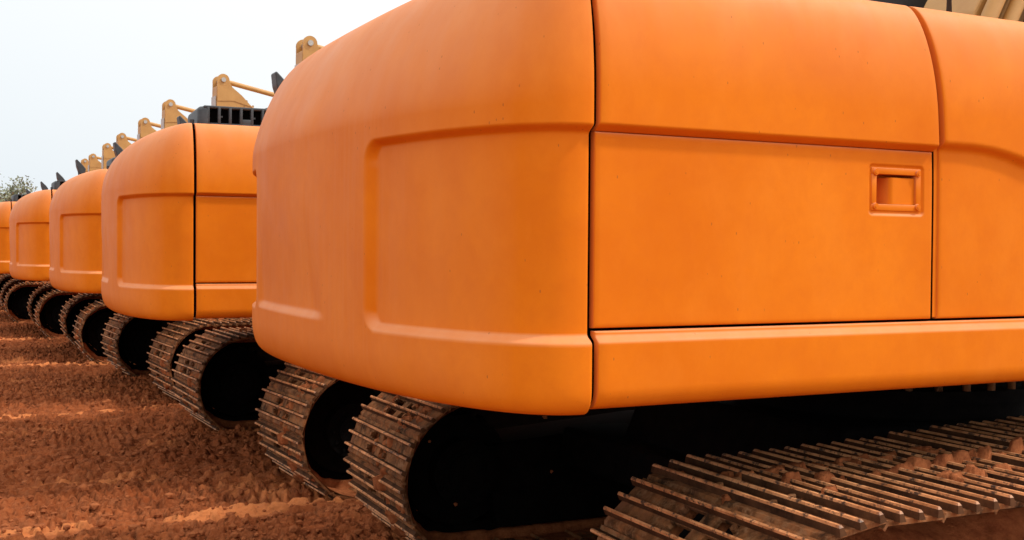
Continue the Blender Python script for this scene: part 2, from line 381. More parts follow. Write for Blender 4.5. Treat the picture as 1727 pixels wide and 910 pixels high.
def build_body(root, full=True):
    global H_T, H_C
    keep = H_T, H_C
    if full: H_T, H_C = .822, .40
    counterweight_me = counterweight().mesh('counterweight', 'paint')
    H_T, H_C = keep
    put('counterweight', counterweight_me, root)
    for sgn in (-1, 1):
        fl = sgn > 0
        # door
        xs = lin((X1, X2, 60), (HX0-.03, HX1+.03, 90)); hs = lin((HD0, HD1, 40), (HH0-.03, HH1+.03, 70))
        if sgn > 0: xs = lin((X1, X2, 12)); hs = lin((HD0, HD1, 8))
        d = MB().grid(side_sheet(xs, hs, door_off if sgn < 0 else (lambda x, h: np.full(x.shape, REC)), sgn), flip=fl).build('engine_door', 'paint', root)
        if sgn < 0:
            yb = -(W-REC-.006)
            hf = MB()
            t = .020; z0, z1 = HH0+HC, HH1+HC; pr = .004
            for lo, hi in (((HX0, z1-t), (HX1, z1)), ((HX0, z0), (HX1, z0+t)), ((HX0, z0+t+.0005), (HX0+t, z1-t-.0005)), ((HX1-t, z0+t+.0005), (HX1, z1-t-.0005))):
                hf.box((lo[0], yb-pr, lo[1]), (hi[0], yb+.02, hi[1]), bevel=.0016)
            h = hf.build('handle_frame', 'paint', d)
            for bx, bz in ((HX0+.014, z1-.014), (HX1-.014, z1-.014), (HX0+.014, z0+.013), (HX1-.014, z0+.013)):
                b = MB(); b.cyl((bx, yb-pr+.001, bz), (bx, yb-pr-.006, bz), .0115, 14, r2=.0095); b.cyl((bx, yb-pr-.004, bz), (bx, yb-pr-.0075, bz), .0055, 6)
                b.build('bolt', 'paint', h)
            pd = MB(); px0, px1 = HX0+.076, HX1-t-.001
            pd.prism([(0, 0), (1, 0), (1, 1), (0, 1)], 0, 1) if False else None
            n = 14; U = np.linspace(0, 1, n)[:, None]; V = np.linspace(0, 1, 8)[None]
            Xp = px0 + (px1-px0)*U + 0*V; Zp = z0+t+.001 + (z1-z0-2*t-.010)*V + 0*U
            Yp = yb-.001 + .005*U + .010*np.clip(1-U*9, 0, 1)**2 + 0*V
            Pp = np.stack([Xp, Yp, Zp], -1)
            back = Pp[:1].copy(); back[..., 1] += .06
            pd.grid(np.concatenate([back, Pp], 0))
            tp = Pp[:, -1:].copy(); tq = tp.copy(); tq[..., 1] += .06; pd.grid(np.concatenate([tp, tq], 1))
            pd.build('handle', 'paint', d)
            # little catch on the door edge, top corner
        # upper hood skin
        hs = lin((H_U-.016, H_U+.03, 16), (H_U+.03, H_C, 4)); hs = np.unique(np.concatenate([hs, H_C+(H_T-H_C)*np.sin(np.linspace(0, math.pi/2, 30))]).round(5))
        hp = MB().grid(side_sheet(lin((X1, X2+.004, 40)), hs, hood_off, sgn, edges=(1, 1, 1, 0), top=True), flip=fl)
        hp.build('hood_panel', 'paint', root)
        # front panel
        hs2 = np.unique(np.concatenate([lin((HD0, H_C, 90)), H_C+(H_T-H_C)*np.sin(np.linspace(0, math.pi/2, 30))]).round(5))
        if sgn < 0:
            MB().grid(side_sheet(lin((XB, XE, 70)), hs2, front_off, sgn, edges=(1, 1, 1, 0), top=True), flip=fl).build('front_side_panel', 'paint', root)
            MB().grid(side_sheet(lin((X1, 3.3, 80)), lin((H_B, H_B+.06, 12), (H_B+.06, H_L-.02, 6), (H_L-.02, HD0-.008, 12)), sill_off, sgn, edges=(1, 1, 0, 1)), flip=fl).build('side_sill', 'paint', root)
        else:
            MB().grid(side_sheet(lin((XB, 2.3, 10)), hs2[::6], front_off, sgn, edges=(1, 1, 1, 0), top=True), flip=fl).build('front_side_panel', 'paint', root)
            MB().grid(side_sheet(lin((X1, 3.3, 12)), lin((H_B, H_B+.06, 6), (H_B+.06, HD0-.008, 6)), sill_off, sgn, edges=(1, 1, 0, 1)), flip=fl).build('side_sill', 'paint', root)
    # dark core added to paint the shade in the gaps and the underside
    core = MB(); core.box((.412, -W+.105, HC+H_B+.012), (3.28, W-.105, HC+.42)); core.box((.40, -W+.24, HC+.42), (2.72, W-.24, HC+H_T-.02))
    core.box((.412, -W+.108, HC+.30), (2.70, W-.108, HC+.53))
    core.box((.412, -W+.12, HC+.53), (2.70, W-.12, HC+.66))
    core.build('shade_core', 'black', root)
    # orange door post behind the front gap, following the roll of the side
    hh = lin((HD0+.005, .38, 8), (.38, H_T-.02, 20)); sk = .06*np.clip((hh-.15)/.64, 0, 1)**2.2
    for sgn in (-1,):
        P = np.stack([np.stack([np.full(len(hh), x)-sk, sgn*(W-.034-eside(hh)), hh+HC], -1) for x in (X2+.012, XB+.03)], 0)
        post = MB().grid(P).build('door_post', 'paint', root)
        for hz in (.70, .60):
            c = MB(); c.box((X2-.048, -(W-.036-float(eside(hz))), HC+hz-.010), (XB-.058, -(W-.026-float(eside(hz))), HC+hz+.010), bevel=.002)
            c.build('latch', 'steel', post)
    # tool tank at the very front of the near side
    tk = MB(); tk.box((XE+.012, -W+.006, HC+HD0), (3.28, -.55, HC+.42), bevel=.04, seg=4); tk.build('fuel_tank', 'paint', root)
    # air intake cover on the hood
    build_intake(root); build_cab(root); build_mirror(root)
    # slew ring
    sl = MB(); sl.cyl((2.83, 0, .86), (2.83, 0, 1.145), .66, 64); sl.cyl((2.83, 0, .93), (2.83, 0, .985), .72, 64); sr = sl.build('slew_ring', 'frame', root)
    bm_ = MB(); bm_.cyl((0, 0, .983), (0, 0, 1.03), .017, 6); me = bm_.mesh('ring_bolt', 'shoe')
    if full:
        for k in range(36):
            a = 2*math.pi*(k+.5)/36; put('bolt', me, sr, (2.83+.695*math.cos(a), .695*math.sin(a), 0))

def build_intake(root):
    zb = HC+H_T+.006; x0, x1 = .475, 1.32; y0, y1 = -1.19, -.72; h = .122
    mb = MB()
    def plan(r=.055, n=8):                       # rounded plan corner at the rear near side
        c = (x0+r, y0+r); return [(c[0]-r*math.cos(t), c[1]-r*math.sin(t)) for t in np.linspace(0, math.pi/2, n)]
    pl = [(x0, y1)] + plan() + [(x0+.06, y0), (x0+.06, y1)]
    rings = [(0, 0), (0, h-.03), (.006, h-.014), (.016, h-.004), (.03, h)]
    P = []
    cx, cy = x0+.2, (y0+y1)/2+.1
    for ins, z in rings:
        P.append([(min(x+ins, x0+.06) if x < x0+.055 else x, (y+ins if y < cy else y), zb+z) for x, y in pl])
    P = np.array(P); mb.grid(P, flip=True); mb.add([tuple(v) for v in P[-1]], [tuple(range(P.shape[1]))])
    mb.box((x0+.035, y0+.006, zb+h-.016), (x1-.05, y1, zb+h+.001), bevel=.006)
    mb.box((x0+.05, y0+.002, zb), (x1, y1, zb+.015), bevel=.004)
    mb.box((x1-.10, y0, zb), (x1, y1, zb+h-.002), bevel=.03, seg=4)
    n = 10; xs = x0+.062+.068*np.arange(n+1)
    for i, x in enumerate(xs): mb.box((x-.0085, y0+.001, zb+.010), (x+.0085, y0+.05, zb+h-.008), bevel=.004)
    for i in (3, 7): mb.box((xs[i]+.006, y0+.003, zb+.012), (xs[i+1]-.006, y0+.05, zb+.045), bevel=.003)
    for i in (1, 4, 6): mb.box((xs[i]+.006, y0+.016, zb+.052), (xs[i]+.022, y0+.03, zb+.062))
    c = mb.build('air_intake_cover', 'plastic', root)
    MB().box((x0+.058, y0+.045, zb+.008), (x1-.06, y1-.04, zb+h-.02)).build('grille_opening', 'black', c)
    k = MB(); k.cyl((x0-.03, y0+.06, zb-.004), (x0-.03, y0+.06, zb+.035), .014, 10); k.build('latch_knob', 'plastic', root)

def build_cab(root):
    mb = MB(); y0, y1 = .42, 1.38; z0, z1 = 1.20, 3.02
    prof = [(2.42, z0), (4.15, z0), (4.28, 1.75), (4.02, 2.88), (3.86, z1), (2.50, z1), (2.42, 2.9)]
    mb.prism(prof, y0, y1, bevel=.03); c = mb.build('cab', 'plastic', root)
    for y in (y0-.006, y1-.006):
        g = MB()
        g.prism([(2.52, 1.95), (3.18, 1.95), (3.18, 2.84), (2.54, 2.84)], y, y+.012)
        g.prism([(3.26, 1.85), (4.12, 1.85), (3.92, 2.84), (3.26, 2.84)], y, y+.012)
        g.build('window', 'glass', c)
    g = MB(); g.box((2.412, y0+.12, 1.95), (2.43, y1-.12, 2.82)); g.build('rear_window', 'glass', c)
    w = MB(); w.tube([(3.1, y0-.05, 2.45), (3.35, y0-.06, 2.6), (3.6, y0-.05, 2.5)], .012); w.box((3.10, y0-.10, 2.40), (3.32, y0-.008, 2.60), bevel=.02); w.build('work_lamp', 'plastic', c)

def build_mirror(root):
    st = MB(); x, y = 2.14, -1.02
    st.tube([(x, y, HC+H_T), (x, y, HC+1.2), (x+.03, y-.01, HC+1.45), (x+.02, y, HC+1.62)], .014, 8)
    m = st.build('mirror_stalk', 'plastic', root)
    mh = MB(); bmx = [(-.07, .17), (-.085, .155), (-.07, .02), (-.02, -.13), (.03, -.15), (.10, -.10), (.11, -.03), (.05, .05), (-.01, .11)]
    mh.prism([(x+.05+a, HC+1.70+b) for a, b in bmx], y-.10, y+.10, bevel=.012); mh.build('mirror_head', 'plastic', root)

# ------------------------------------------------------------------ undercarriage
TX0, TLEN, TR = .90, 4.05, .386          # rear end, length, radius of the shoe plates
ZC = TR+.030
LS = TLEN-2*TR; PER = 2*LS+2*math.pi*TR; NSH = round(PER/.207); PIT = PER/NSH
def path(s):                                # returns x, z, angle of outward normal
    s = s % PER
    xa, xb = TX0+TR, TX0+TLEN-TR
    if s < math.pi*TR:                      # rear end, from the bottom up
        a = -math.pi/2 - s/TR; return xa+TR*math.cos(a), ZC+TR*math.sin(a), a
    s -= math.pi*TR
    if s < LS:
        z_ = (.028*float(sstep(0, 1.1, s))+.055*float(sstep(.7, 2.0, s)))*float(sstep(LS, LS-.7, s)); sag = z_-.018*math.sin(math.pi*s/LS)**2*abs(math.sin(3*math.pi*s/LS)); return xa+s, ZC+TR+sag, math.pi/2
    s -= LS
    if s < math.pi*TR:
        a = math.pi/2 - s/TR; return xb+TR*math.cos(a), ZC+TR*math.sin(a), a
    s -= math.pi*TR
    return xb-s, ZC-TR, -math.pi/2
SW = .48                                   # half shoe length
def shoe_mb(mb, mtx, detail=True):
    # local: x along the track, y across, z outward
    th = .014; hx = PIT/2-.0045; PW = SW-.026
    if detail:
        ys = [-PW, -.135, -.035, .035, .135, PW]
        for i in range(5):
            hole = i in (1, 3)
            if hole:
                mb.box((-hx, ys[i], 0), (-.054, ys[i+1], th), mtx=mtx); mb.box((-.012, ys[i], 0), (.018, ys[i+1], th), mtx=mtx) ; mb.box((.056, ys[i], 0), (hx, ys[i+1], th), mtx=mtx)
            else: mb.box((-hx, ys[i], 0), (hx, ys[i+1], th), mtx=mtx)
        # turned down leading lip
        mb.add([(-hx, -PW, 0), (-hx, PW, 0), (-hx-.010, PW, -.014), (-hx-.010, -PW, -.014), (-hx, -PW, th), (-hx, PW, th), (-hx-.018, PW, -.008), (-hx-.018, -PW, -.008)],
               [(0, 1, 2, 3), (4, 7, 6, 5), (3, 2, 6, 7), (0, 3, 7, 4), (1, 5, 6, 2)], mtx=mtx)
    else:
        mb.box((-hx, -PW, 0), (hx, PW, th), mtx=mtx)
    for i, x in enumerate((-.067, .003, .072)):
        hgt = .042 if i != 1 else .040
        e = SW-.004; c = .020
        b0, b1 = .012, .0070
        V = [(x-b0, -e, th-.001), (x+b0, -e, th-.001), (x+b0, e, th-.001), (x-b0, e, th-.001), (x-b1, -e+c*.25, hgt-.007), (x+b1, -e+c*.25, hgt-.007), (x+b1, e-c*.25, hgt-.007), (x-b1, e-c*.25, hgt-.007),
             (x-b1*.5, -e+c*.5, hgt), (x+b1*.5, -e+c*.5, hgt), (x+b1*.5, e-c*.5, hgt), (x-b1*.5, e-c*.5, hgt)]
        F = [(0, 1, 5, 4), (1, 2, 6, 5), (2, 3, 7, 6), (3, 0, 4, 7), (4, 5, 9, 8), (5, 6, 10, 9), (6, 7, 11, 10), (7, 4, 8, 11), (8, 9, 10, 11)]
        mb.add(V, F[:4], 2, mtx=mtx); mb.add(V, F[4:], 1, mtx=mtx)
    if detail:
        for bx in (-.032, .037):
            for by in (-.135, .135): mb.cyl((bx, by, th-.001), (bx, by, th+.016), .013, 6, mtx=mtx, smooth=False)
def frame_at(s, yc):
    x, z, a = path(s)
    n = Vector((math.cos(a), 0, math.sin(a))); t = Vector((math.sin(a), 0, -math.cos(a)))   # travel direction
    y = n.cross(t)
    m = Matrix(((t.x, y.x, n.x, x), (t.y, y.y, n.y, yc), (t.z, y.z, n.z, z), (0, 0, 0, 1)))
    return m
def clay_sheet(seed, amount=1.0, ds=.009, dy=.009):
    ns = int(PER/ds); ny = int(2*SW/dy)
    s = np.arange(ns)*PER/ns; y = np.linspace(-SW+.03, SW-.03, ny)
    px = np.array([path(v) for v in s])
    Sg, Yg = np.meshgrid(s, y, indexing='ij')
    n1 = fbm(Sg*3.2, Yg*3.6, seed, 3); n2, c2 = worley(Sg*15+.6*fbm(Sg*9, Yg*9, seed+3, 2), Yg*15+.6*fbm(Sg*9, Yg*9, seed+4, 2), seed+20); n2 = .15+.85*c2*np.clip(n2*7, 0, 1); n3 = fbm(Sg*34, Yg*34, seed+31, 3)
    cen = np.exp(-((Yg+.02)/.22)**2)
    m = sstep(.50-.06*cen, .60-.06*cen, n1 + .10*(n2-.5))
    n4 = fbm(Sg*70, Yg*70, seed+44, 2, True)
    h = -.013 + m*(-.002 + .046*n2*(.35+cen) + .018*sstep(.5, .7, n1)*cen + .016*(n3-.4) + .008*n4)*amount + .003*n3
    hl = sstep(.012, .0, np.abs(np.abs(Yg)-.085)-.052)*sstep(.78, .66, fbm(Sg*2.3+5, Yg*0, seed+60, 2)); h = h*(1-hl) - .06*hl
    ee = sstep(SW-.030, SW-.07, abs(Yg)); h = -.014 + (h+.014)*ee
    X = px[:, 0, None]+np.cos(px[:, 2, None])*(h+.010); Z = px[:, 1, None]+np.sin(px[:, 2, None])*(h+.010)
    return np.stack([X, Yg, Z], -1)
def undercarriage_meshes():
    d = {}
    mb = MB(); shoe_mb(mb, Matrix.Identity(4)); d['shoe'] = mb.mesh('track_shoe', ['shoe', 'rib', 'flank'])
    mb = MB()
    for k in range(NSH): shoe_mb(mb, frame_at((k+.5)*PIT, 0), False)
    d['belt'] = mb.mesh('track_belt', ['shoe', 'rib', 'flank'])
    mb = MB()                                # chain links, inside the shoes
    for k in range(NSH):
        m = frame_at((k+.5)*PIT, 0)
        for y in (-.085, .085): mb.box((-PIT*.56, y-.022, -.095), (PIT*.50, y+.022, -.004), mtx=m, bevel=.014, seg=2)
        mb.cyl((PIT/2, -.11, -.055), (PIT/2, .11, -.055), .028, 8, mtx=m)
    d['chain'] = mb.mesh('link_chain', 'frame')
    for i in range(2):
        mb = MB(); mb.grid(clay_sheet(11+i*40), closed=True, flip=True); d['clay%d' % i] = mb.mesh('caked_clay', 'clay')
    # side frame with rollers, sprocket and idler
    mb = MB(); xa, xb = TX0+TR, TX0+TLEN-TR
    mb.prism([(xa-.05, ZC-.13), (xb+.05, ZC-.13), (xb+.1, ZC+.02), (xb-.1, ZC+.14), (xb-1.2, ZC+.20), (xa+1.2, ZC+.20), (xa+.1, ZC+.12), (xa-.1, ZC+.02)], -.20, .20, bevel=.02)
    mb.prism([(xa+.22, .10), (xb-.22, .10), (xb-.16, ZC-.10), (xa+.16, ZC-.10)], -.19, .19, bevel=.01)  # lower plate added to close off lit ground behind the rollers
    d['frame'] = mb.mesh('track_frame', 'frame')
    xs_ = np.linspace(xa+.15, xb-.2, 170); vs_ = np.linspace(0, 1, 16)
    Xs, Vs = np.meshgrid(xs_, vs_, indexing='ij'); nn = fbm(Xs*5, Vs*3, 300, 4)
    mb = MB(); mb.grid(np.stack([Xs, -.33+.50*Vs+.04*(nn-.5), .50+.235*np.sin(Vs*math.pi*.5)+.07*(nn-.5)], -1)); mb.grid(np.stack([Xs[:, :2], -.33+.02*Vs[:, :2]*0+.04*(nn[:, :1]-.5), np.stack([Xs[:, 0]*0+.12, .50+.07*(nn[:, 0]-.5)], 1)], -1)); d['shelf'] = mb.mesh('mud_shelf', 'clay')
    mb = MB(); mb.cyl((0, -.15, 0), (0, .15, 0), .285, 40); mb.cyl((0, -.26, 0), (0, -.14, 0), .17, 32); mb.cyl((0, -.28, 0), (0, -.25, 0), .10, 24); mb.cyl((0, .14, 0), (0, .26, 0), .17, 32)
    for k in range(21):
        a = 2*math.pi*k/21; mb.box((.27, -.03, -.016), (.315, .03, .016), mtx=Matrix.Rotation(a, 4, 'Y'))
    for k in range(12):
        a = 2*math.pi*k/12; c = (.135*math.cos(a), .135*math.sin(a)); mb.cyl((c[0], -.262, c[1]), (c[0], -.275, c[1]), .011, 6)
    d['sprocket'] = mb.mesh('sprocket', 'frame')
    mb = MB(); mb.cyl((0, -.09, 0), (0, .09, 0), .28, 40); mb.cyl((0, -.05, 0), (0, .05, 0), .30, 40); mb.cyl((0, -.13, 0), (0, .13, 0), .10, 24); d['idler'] = mb.mesh('idler_wheel', 'frame')
    mb = MB(); mb.cyl((0, -.14, 0), (0, .14, 0), .085, 20); mb.cyl((0, -.155, 0), (0, -.12, 0), .10, 20); mb.cyl((0, .12, 0), (0, .155, 0), .10, 20); d['roller'] = mb.mesh('roller', 'frame')
    mb = MB()
    mb.prism([(1.9, .42), (3.8, .42), (3.6, .86), (2.1, .86)], -.75, .75, bevel=.03)
    for sx in (2.05, 3.55):
        mb.box((sx-.2, -1.15, .42), (sx+.2, 1.15, .62), bevel=.03)
    d['car'] = mb.mesh('cross_frame', 'frame')
    return d
YT = 1.365
UROT = [-3.4, 0, 1.2, -2.5, -2.5, -2, .5, -.3, .2, 0, .3]
UDX = [-.035, .08, -.02, -.07, 0, -.10, 0, 0, 0, 0, 0]
def build_undercarriage(root, D, k):
    c = Matrix.Translation((2.93, 0, 0))
    Rm = Matrix.Translation(root.location) @ Matrix.Rotation(root.rotation_euler.z, 4, 'Z')
    U = Rm.inverted() @ Matrix.Translation((ROWX[k]+UDX[k], ROWY[k], 0)) @ c @ Matrix.Rotation(R(UROT[k]), 4, 'Z') @ c.inverted()
    def pl(name, me, loc=(0, 0, 0)):
        o = put(name, me, root); o.matrix_local = U @ Matrix.Translation(loc); return o
    pl('cross_frame', D['car'])
    for si, sg in enumerate((-1, 1)):
        y = sg*YT
        tr = pl('track', D['chain'], (0, y, 0))
        if k < 4:
            for j in range(NSH):
                m = frame_at((j+.5)*PIT, 0)
                o = bpy.data.objects.new('track_shoe', D['shoe']); COL.objects.link(o); o.parent = tr; o.matrix_local = m @ Matrix.Rotation(random.uniform(-.012, .012), 4, 'Z')
        else: put('track_belt', D['belt'], tr)
        if k < 8: put('caked_clay', D['clay%d' % ((si+k) % 2)], tr)
        fr = pl('track_frame', D['frame'], (0, y, 0))
        if k == 0 and sg < 0: put('mud_shelf', D['shelf'], fr)
        pl('sprocket', D['sprocket'], (TX0+TR, y, ZC))
        pl('idler_wheel', D['idler'], (TX0+TLEN-TR, y, ZC))
        for j in range(7): put('roller', D['roller'], fr, (TX0+TR+.42+j*.40, 0, ZC-TR+.175))
        for j in range(2): put('roller', D['roller'], fr, (TX0+TR+1.55+j*1.0, 0, ZC+TR-.13))

# ------------------------------------------------------------------ boom, arm, bucket: local x of the peak = 4.15, z peak = HC+3.3
PX, PZ = 4.15, HC+3.36
def build_boom(root, dx, dz):
    e = 0.0
    yb = 0.19
    fx, fz = 3.2, 1.9
    px, pz = PX+dx, PZ+dz
    poly = [(fx-.25, fz), (fx+.1, fz-.22), (fx+.95, fz+.15), (px+.95, pz-1.75), (px+1.7, pz-1.45), (px+2.55, pz-1.32), (px+2.6, pz-1.06), (px+1.6, pz-.98), (px+.98, pz-.72), (px+.45, pz-.32), (px+.15, pz-.10), (px-.02, pz-.13), (px-.03, pz-.85), (fx+.02, fz+.8)]
    mb = MB(); mb.prism(poly, -yb, yb, bevel=.012)
    b = mb.build('boom', 'tan', root)
    c = MB(); c.box((px-.045, -yb+.03, pz-.86), (px-.032, yb-.03, pz-.32)); c.build('back_plate', 'pale', b)
    # ears with the pin of the arm cylinder
    for y in (-yb-.012, yb-.032):
        c = MB()
        c.cyl((px+.10, y, pz-.01), (px+.10, y+.044, pz-.01), .115, 24)
        c.prism([(px-.014, pz-.42), (px+.30, pz-.40), (px+.66, pz-.50), (px+.46, pz-.29), (px+.27, pz-.14), (px+.19, pz+.03), (px+.02, pz+.06), (px-.014, pz-.02)], y+.001, y+.040)
        c.build('pin_ear', 'tan', b)
    c = MB(); c.cyl((px+.10, -yb-.04, pz-.01), (px+.10, yb+.04, pz-.01), .045, 16); c.build('pin', 'steel', b)
    # seam strips and lugs along the slope
    c = MB(); c.prism([(px+.50, pz-.37), (px+.515, pz-.37), (px+.515, pz-1.2), (px+.50, pz-1.2)], -yb-.006, yb+.006)
    for t in (.1, .3, .5, .72, .9):
        qx, qz = px+.38+t*.62, pz-.29-t*.46; c.cyl((qx, -.14, qz+.05), (qx, -.08, qz+.02), .022, 8)
    c.build('bracket', 'tandark', b)
    # arm cylinder, barrel + rod
    a0 = Vector((px+.12, 0, pz-.02)); a1 = Vector((px+2.75, 0, pz-.50)); mid = a0.lerp(a1, .55)
    c = MB(); c.cyl(a0+Vector((.1, 0, 0)), mid, .048, 16); c.cyl(mid-Vector((.08, 0, -.015)), mid, .06, 16); cy = c.build('arm_cylinder', 'tan', root)
    c = MB(); c.cyl(mid, a1, .035, 12); c.build('rod', 'steel', cy)
    # hose loop
    hx = px+.95
    pts = [(hx-.25+.75*t, -.16, pz-.72+.28*math.sin(math.pi*min(1, t*1.1))-.12*t) for t in np.linspace(0, 1, 14)]
    MB().tube(pts, .017, 8).build('hose', 'rubber', b)
    # arm
    ax, az = px+2.6, pz-1.2; gz = .55
    c = MB(); c.prism([(ax-.10, az+.80), (ax+.22, az+.82), (ax+.36, az+.1), (ax+.20, gz), (ax-.05, gz), (ax-.22, az-.1)], -.15, .15, bevel=.012); arm = c.build('arm', 'tan', root)
    c = MB(); c.cyl((ax, -.22, az), (ax, .22, az), .08, 16); c.build('pin', 'steel', arm)
    # bucket
    prof = [(ax+.25, gz+.05), (ax-.15, gz+.1), (ax-.55, gz-.05), (ax-.85, gz-.35), (ax-.80, .06), (ax-.35, .01), (ax+.1, .02)]
    inner = [(x+(ax-.2-x)*.06, z+(.35-z)*.06) for x, z in prof[::-1]]
    c = MB(); c.prism(prof+inner, -.5, .5); c.prism(prof, -.52, -.499); c.prism(prof, .499, .52)
    for j in range(5): c.prism([(ax+.08, .015), (ax+.26, .02), (ax+.1, .07)], -.48+j*.22, -.40+j*.22)
    c.build('bucket', 'tandark', root)
    # boom lift cylinders and the pipes and hoses on the near flank
    for y in (-.38, .38):
        c = MB(); c.cyl((fx+.35, y, fz-.45), (px+.35, y*.8, pz-1.6), .07, 16); c.build('lift_cylinder', 'tan', root)
    def run(ox, oy): return [(fx-.22+ox, oy, fz+.05), (fx+.0+ox, oy, fz+.72), (fx+.30+ox, oy, fz+1.25), (px-.10+ox*.3, oy+.03, pz-1.2)]
    c = MB()
    c.prism([(fx+.25, fz+.1), (fx+.42, fz+.1), (fx+.98, fz+1.5), (fx+.84, fz+1.5)], -yb-.012, -yb+.02); c.build('shade_strip', 'tandark', b)  # dark strip added as painted shade between the pipes
    for oy, ox, rr in ((-.25, .02, .040), (-.27, .14, .036), (-.26, .44, .034), (-.25, .62, .044)):
        MB().tube(run(ox, oy), rr, 10).build('hydraulic_pipe', 'tan', b)
    for ox in (.235, .285, .335): MB().tube(run(ox, -.28-random.random()*.03), .020, 8).build('hose', 'rubber', b)

# ------------------------------------------------------------------ the row
ROWX = [1.169, 1.082, 1.25, 1.20, 1.04, .95, 1.05, 1.10, 1.10, 1.10, 1.10]
ROWY = [3.93, 8.29, 12.75, 17.25, 21.80, 26.3, 30.75, 35.2, 39.7, 44.15, 48.6]
ROT = [-1.7, -4.4, -2.0, -1.0, .3, -.4, .5, -.3, .2, 0, .3]
PEAK = {3: (5.44, 3.32), 4: (5.25, 3.34), 5: (5.13, 3.36), 6: (5.40, 3.42), 7: (5.50, 3.42), 8: (5.76, 3.50), 9: (5.90, 3.48), 10: (6.2, 3.62)}
LABELS = [
 'orange excavator nearest the camera, its curved counterweight and engine door filling the frame',
 'second orange excavator in the row, black slotted intake cover on its hood',
 'third orange excavator, only its rounded counterweight showing between the second and fourth machines',
 'fourth orange excavator, narrow black body seam left of the third machine',
 'fifth orange excavator, cut by the left picture edge, dark intake on top',
 'sixth excavator in the row, mostly its muddy track showing at the picture edge']
GROUP = 'orange excavators parked side by side in a long row'
D = undercarriage_meshes()
def copy_tree(o, parent=None):
    c = o.copy(); COL.objects.link(c); c.parent = parent
    for ch in list(o.children):
        if ch.name.startswith('bolt') and ch.data.name.startswith('ring_bolt'): continue
        copy_tree(ch, c)
    return c
proto = None
for k, (x, y) in enumerate(zip(ROWX, ROWY)):
    root = bpy.data.objects.new('excavator', None); COL.objects.link(root); th = R(ROT[k]); root.rotation_euler.z = th; root.location = (x+.42-(.42*math.cos(th)+W*math.sin(th)), y-W-(.42*math.sin(th)-W*math.cos(th)), 0); root.empty_display_size = .3
    far = ['seventh', 'eighth', 'ninth', 'tenth', 'eleventh']
    tag(root, LABELS[k] if k < 6 else '%s excavator down the row, only its tan boom peak showing%s' % (far[k-6], ', the farthest' if k == 10 else ''), 'excavator', GROUP)
    if k == 0:
        build_body(root); proto = list(root.children)
    elif k == 1:                                    # the rest of the row has a slightly lower, rounder hood
        H_T, H_C, A_R, A_S, P_R = .768, .375, .32, .115, 2.0
        build_body(root, False); proto = list(root.children)
    else:
        for ch in proto: copy_tree(ch, root)
    build_undercarriage(root, D, k)
    if k in PEAK: pxx, pz = PEAK[k]; build_boom(root, pxx-.07-x-PX, pz-3.36-.09)
    else: build_boom(root, 5.3-x-PX+(0, .2, .75)[k], 0)

# small clay lumps stuck on the flank of the first machine's far track
first = [o for o in COL.objects if o.name == 'excavator'][0]
for (cx, cz, r) in ((1.66, .69, .013), (1.70, .40, .008), (1.12, .30, .009), (.98, .62, .007)):
    bm = bmesh.new(); bmesh.ops.create_icosphere(bm, subdivisions=2, radius=r)
    for v in bm.verts: v.co *= random.uniform(.7, 1.3)
    MB().bm(bm, 0, False).build('mud_lump', 'clay', first, (cx, YT-.205 if cx > 1.2 else YT-.285, cz))

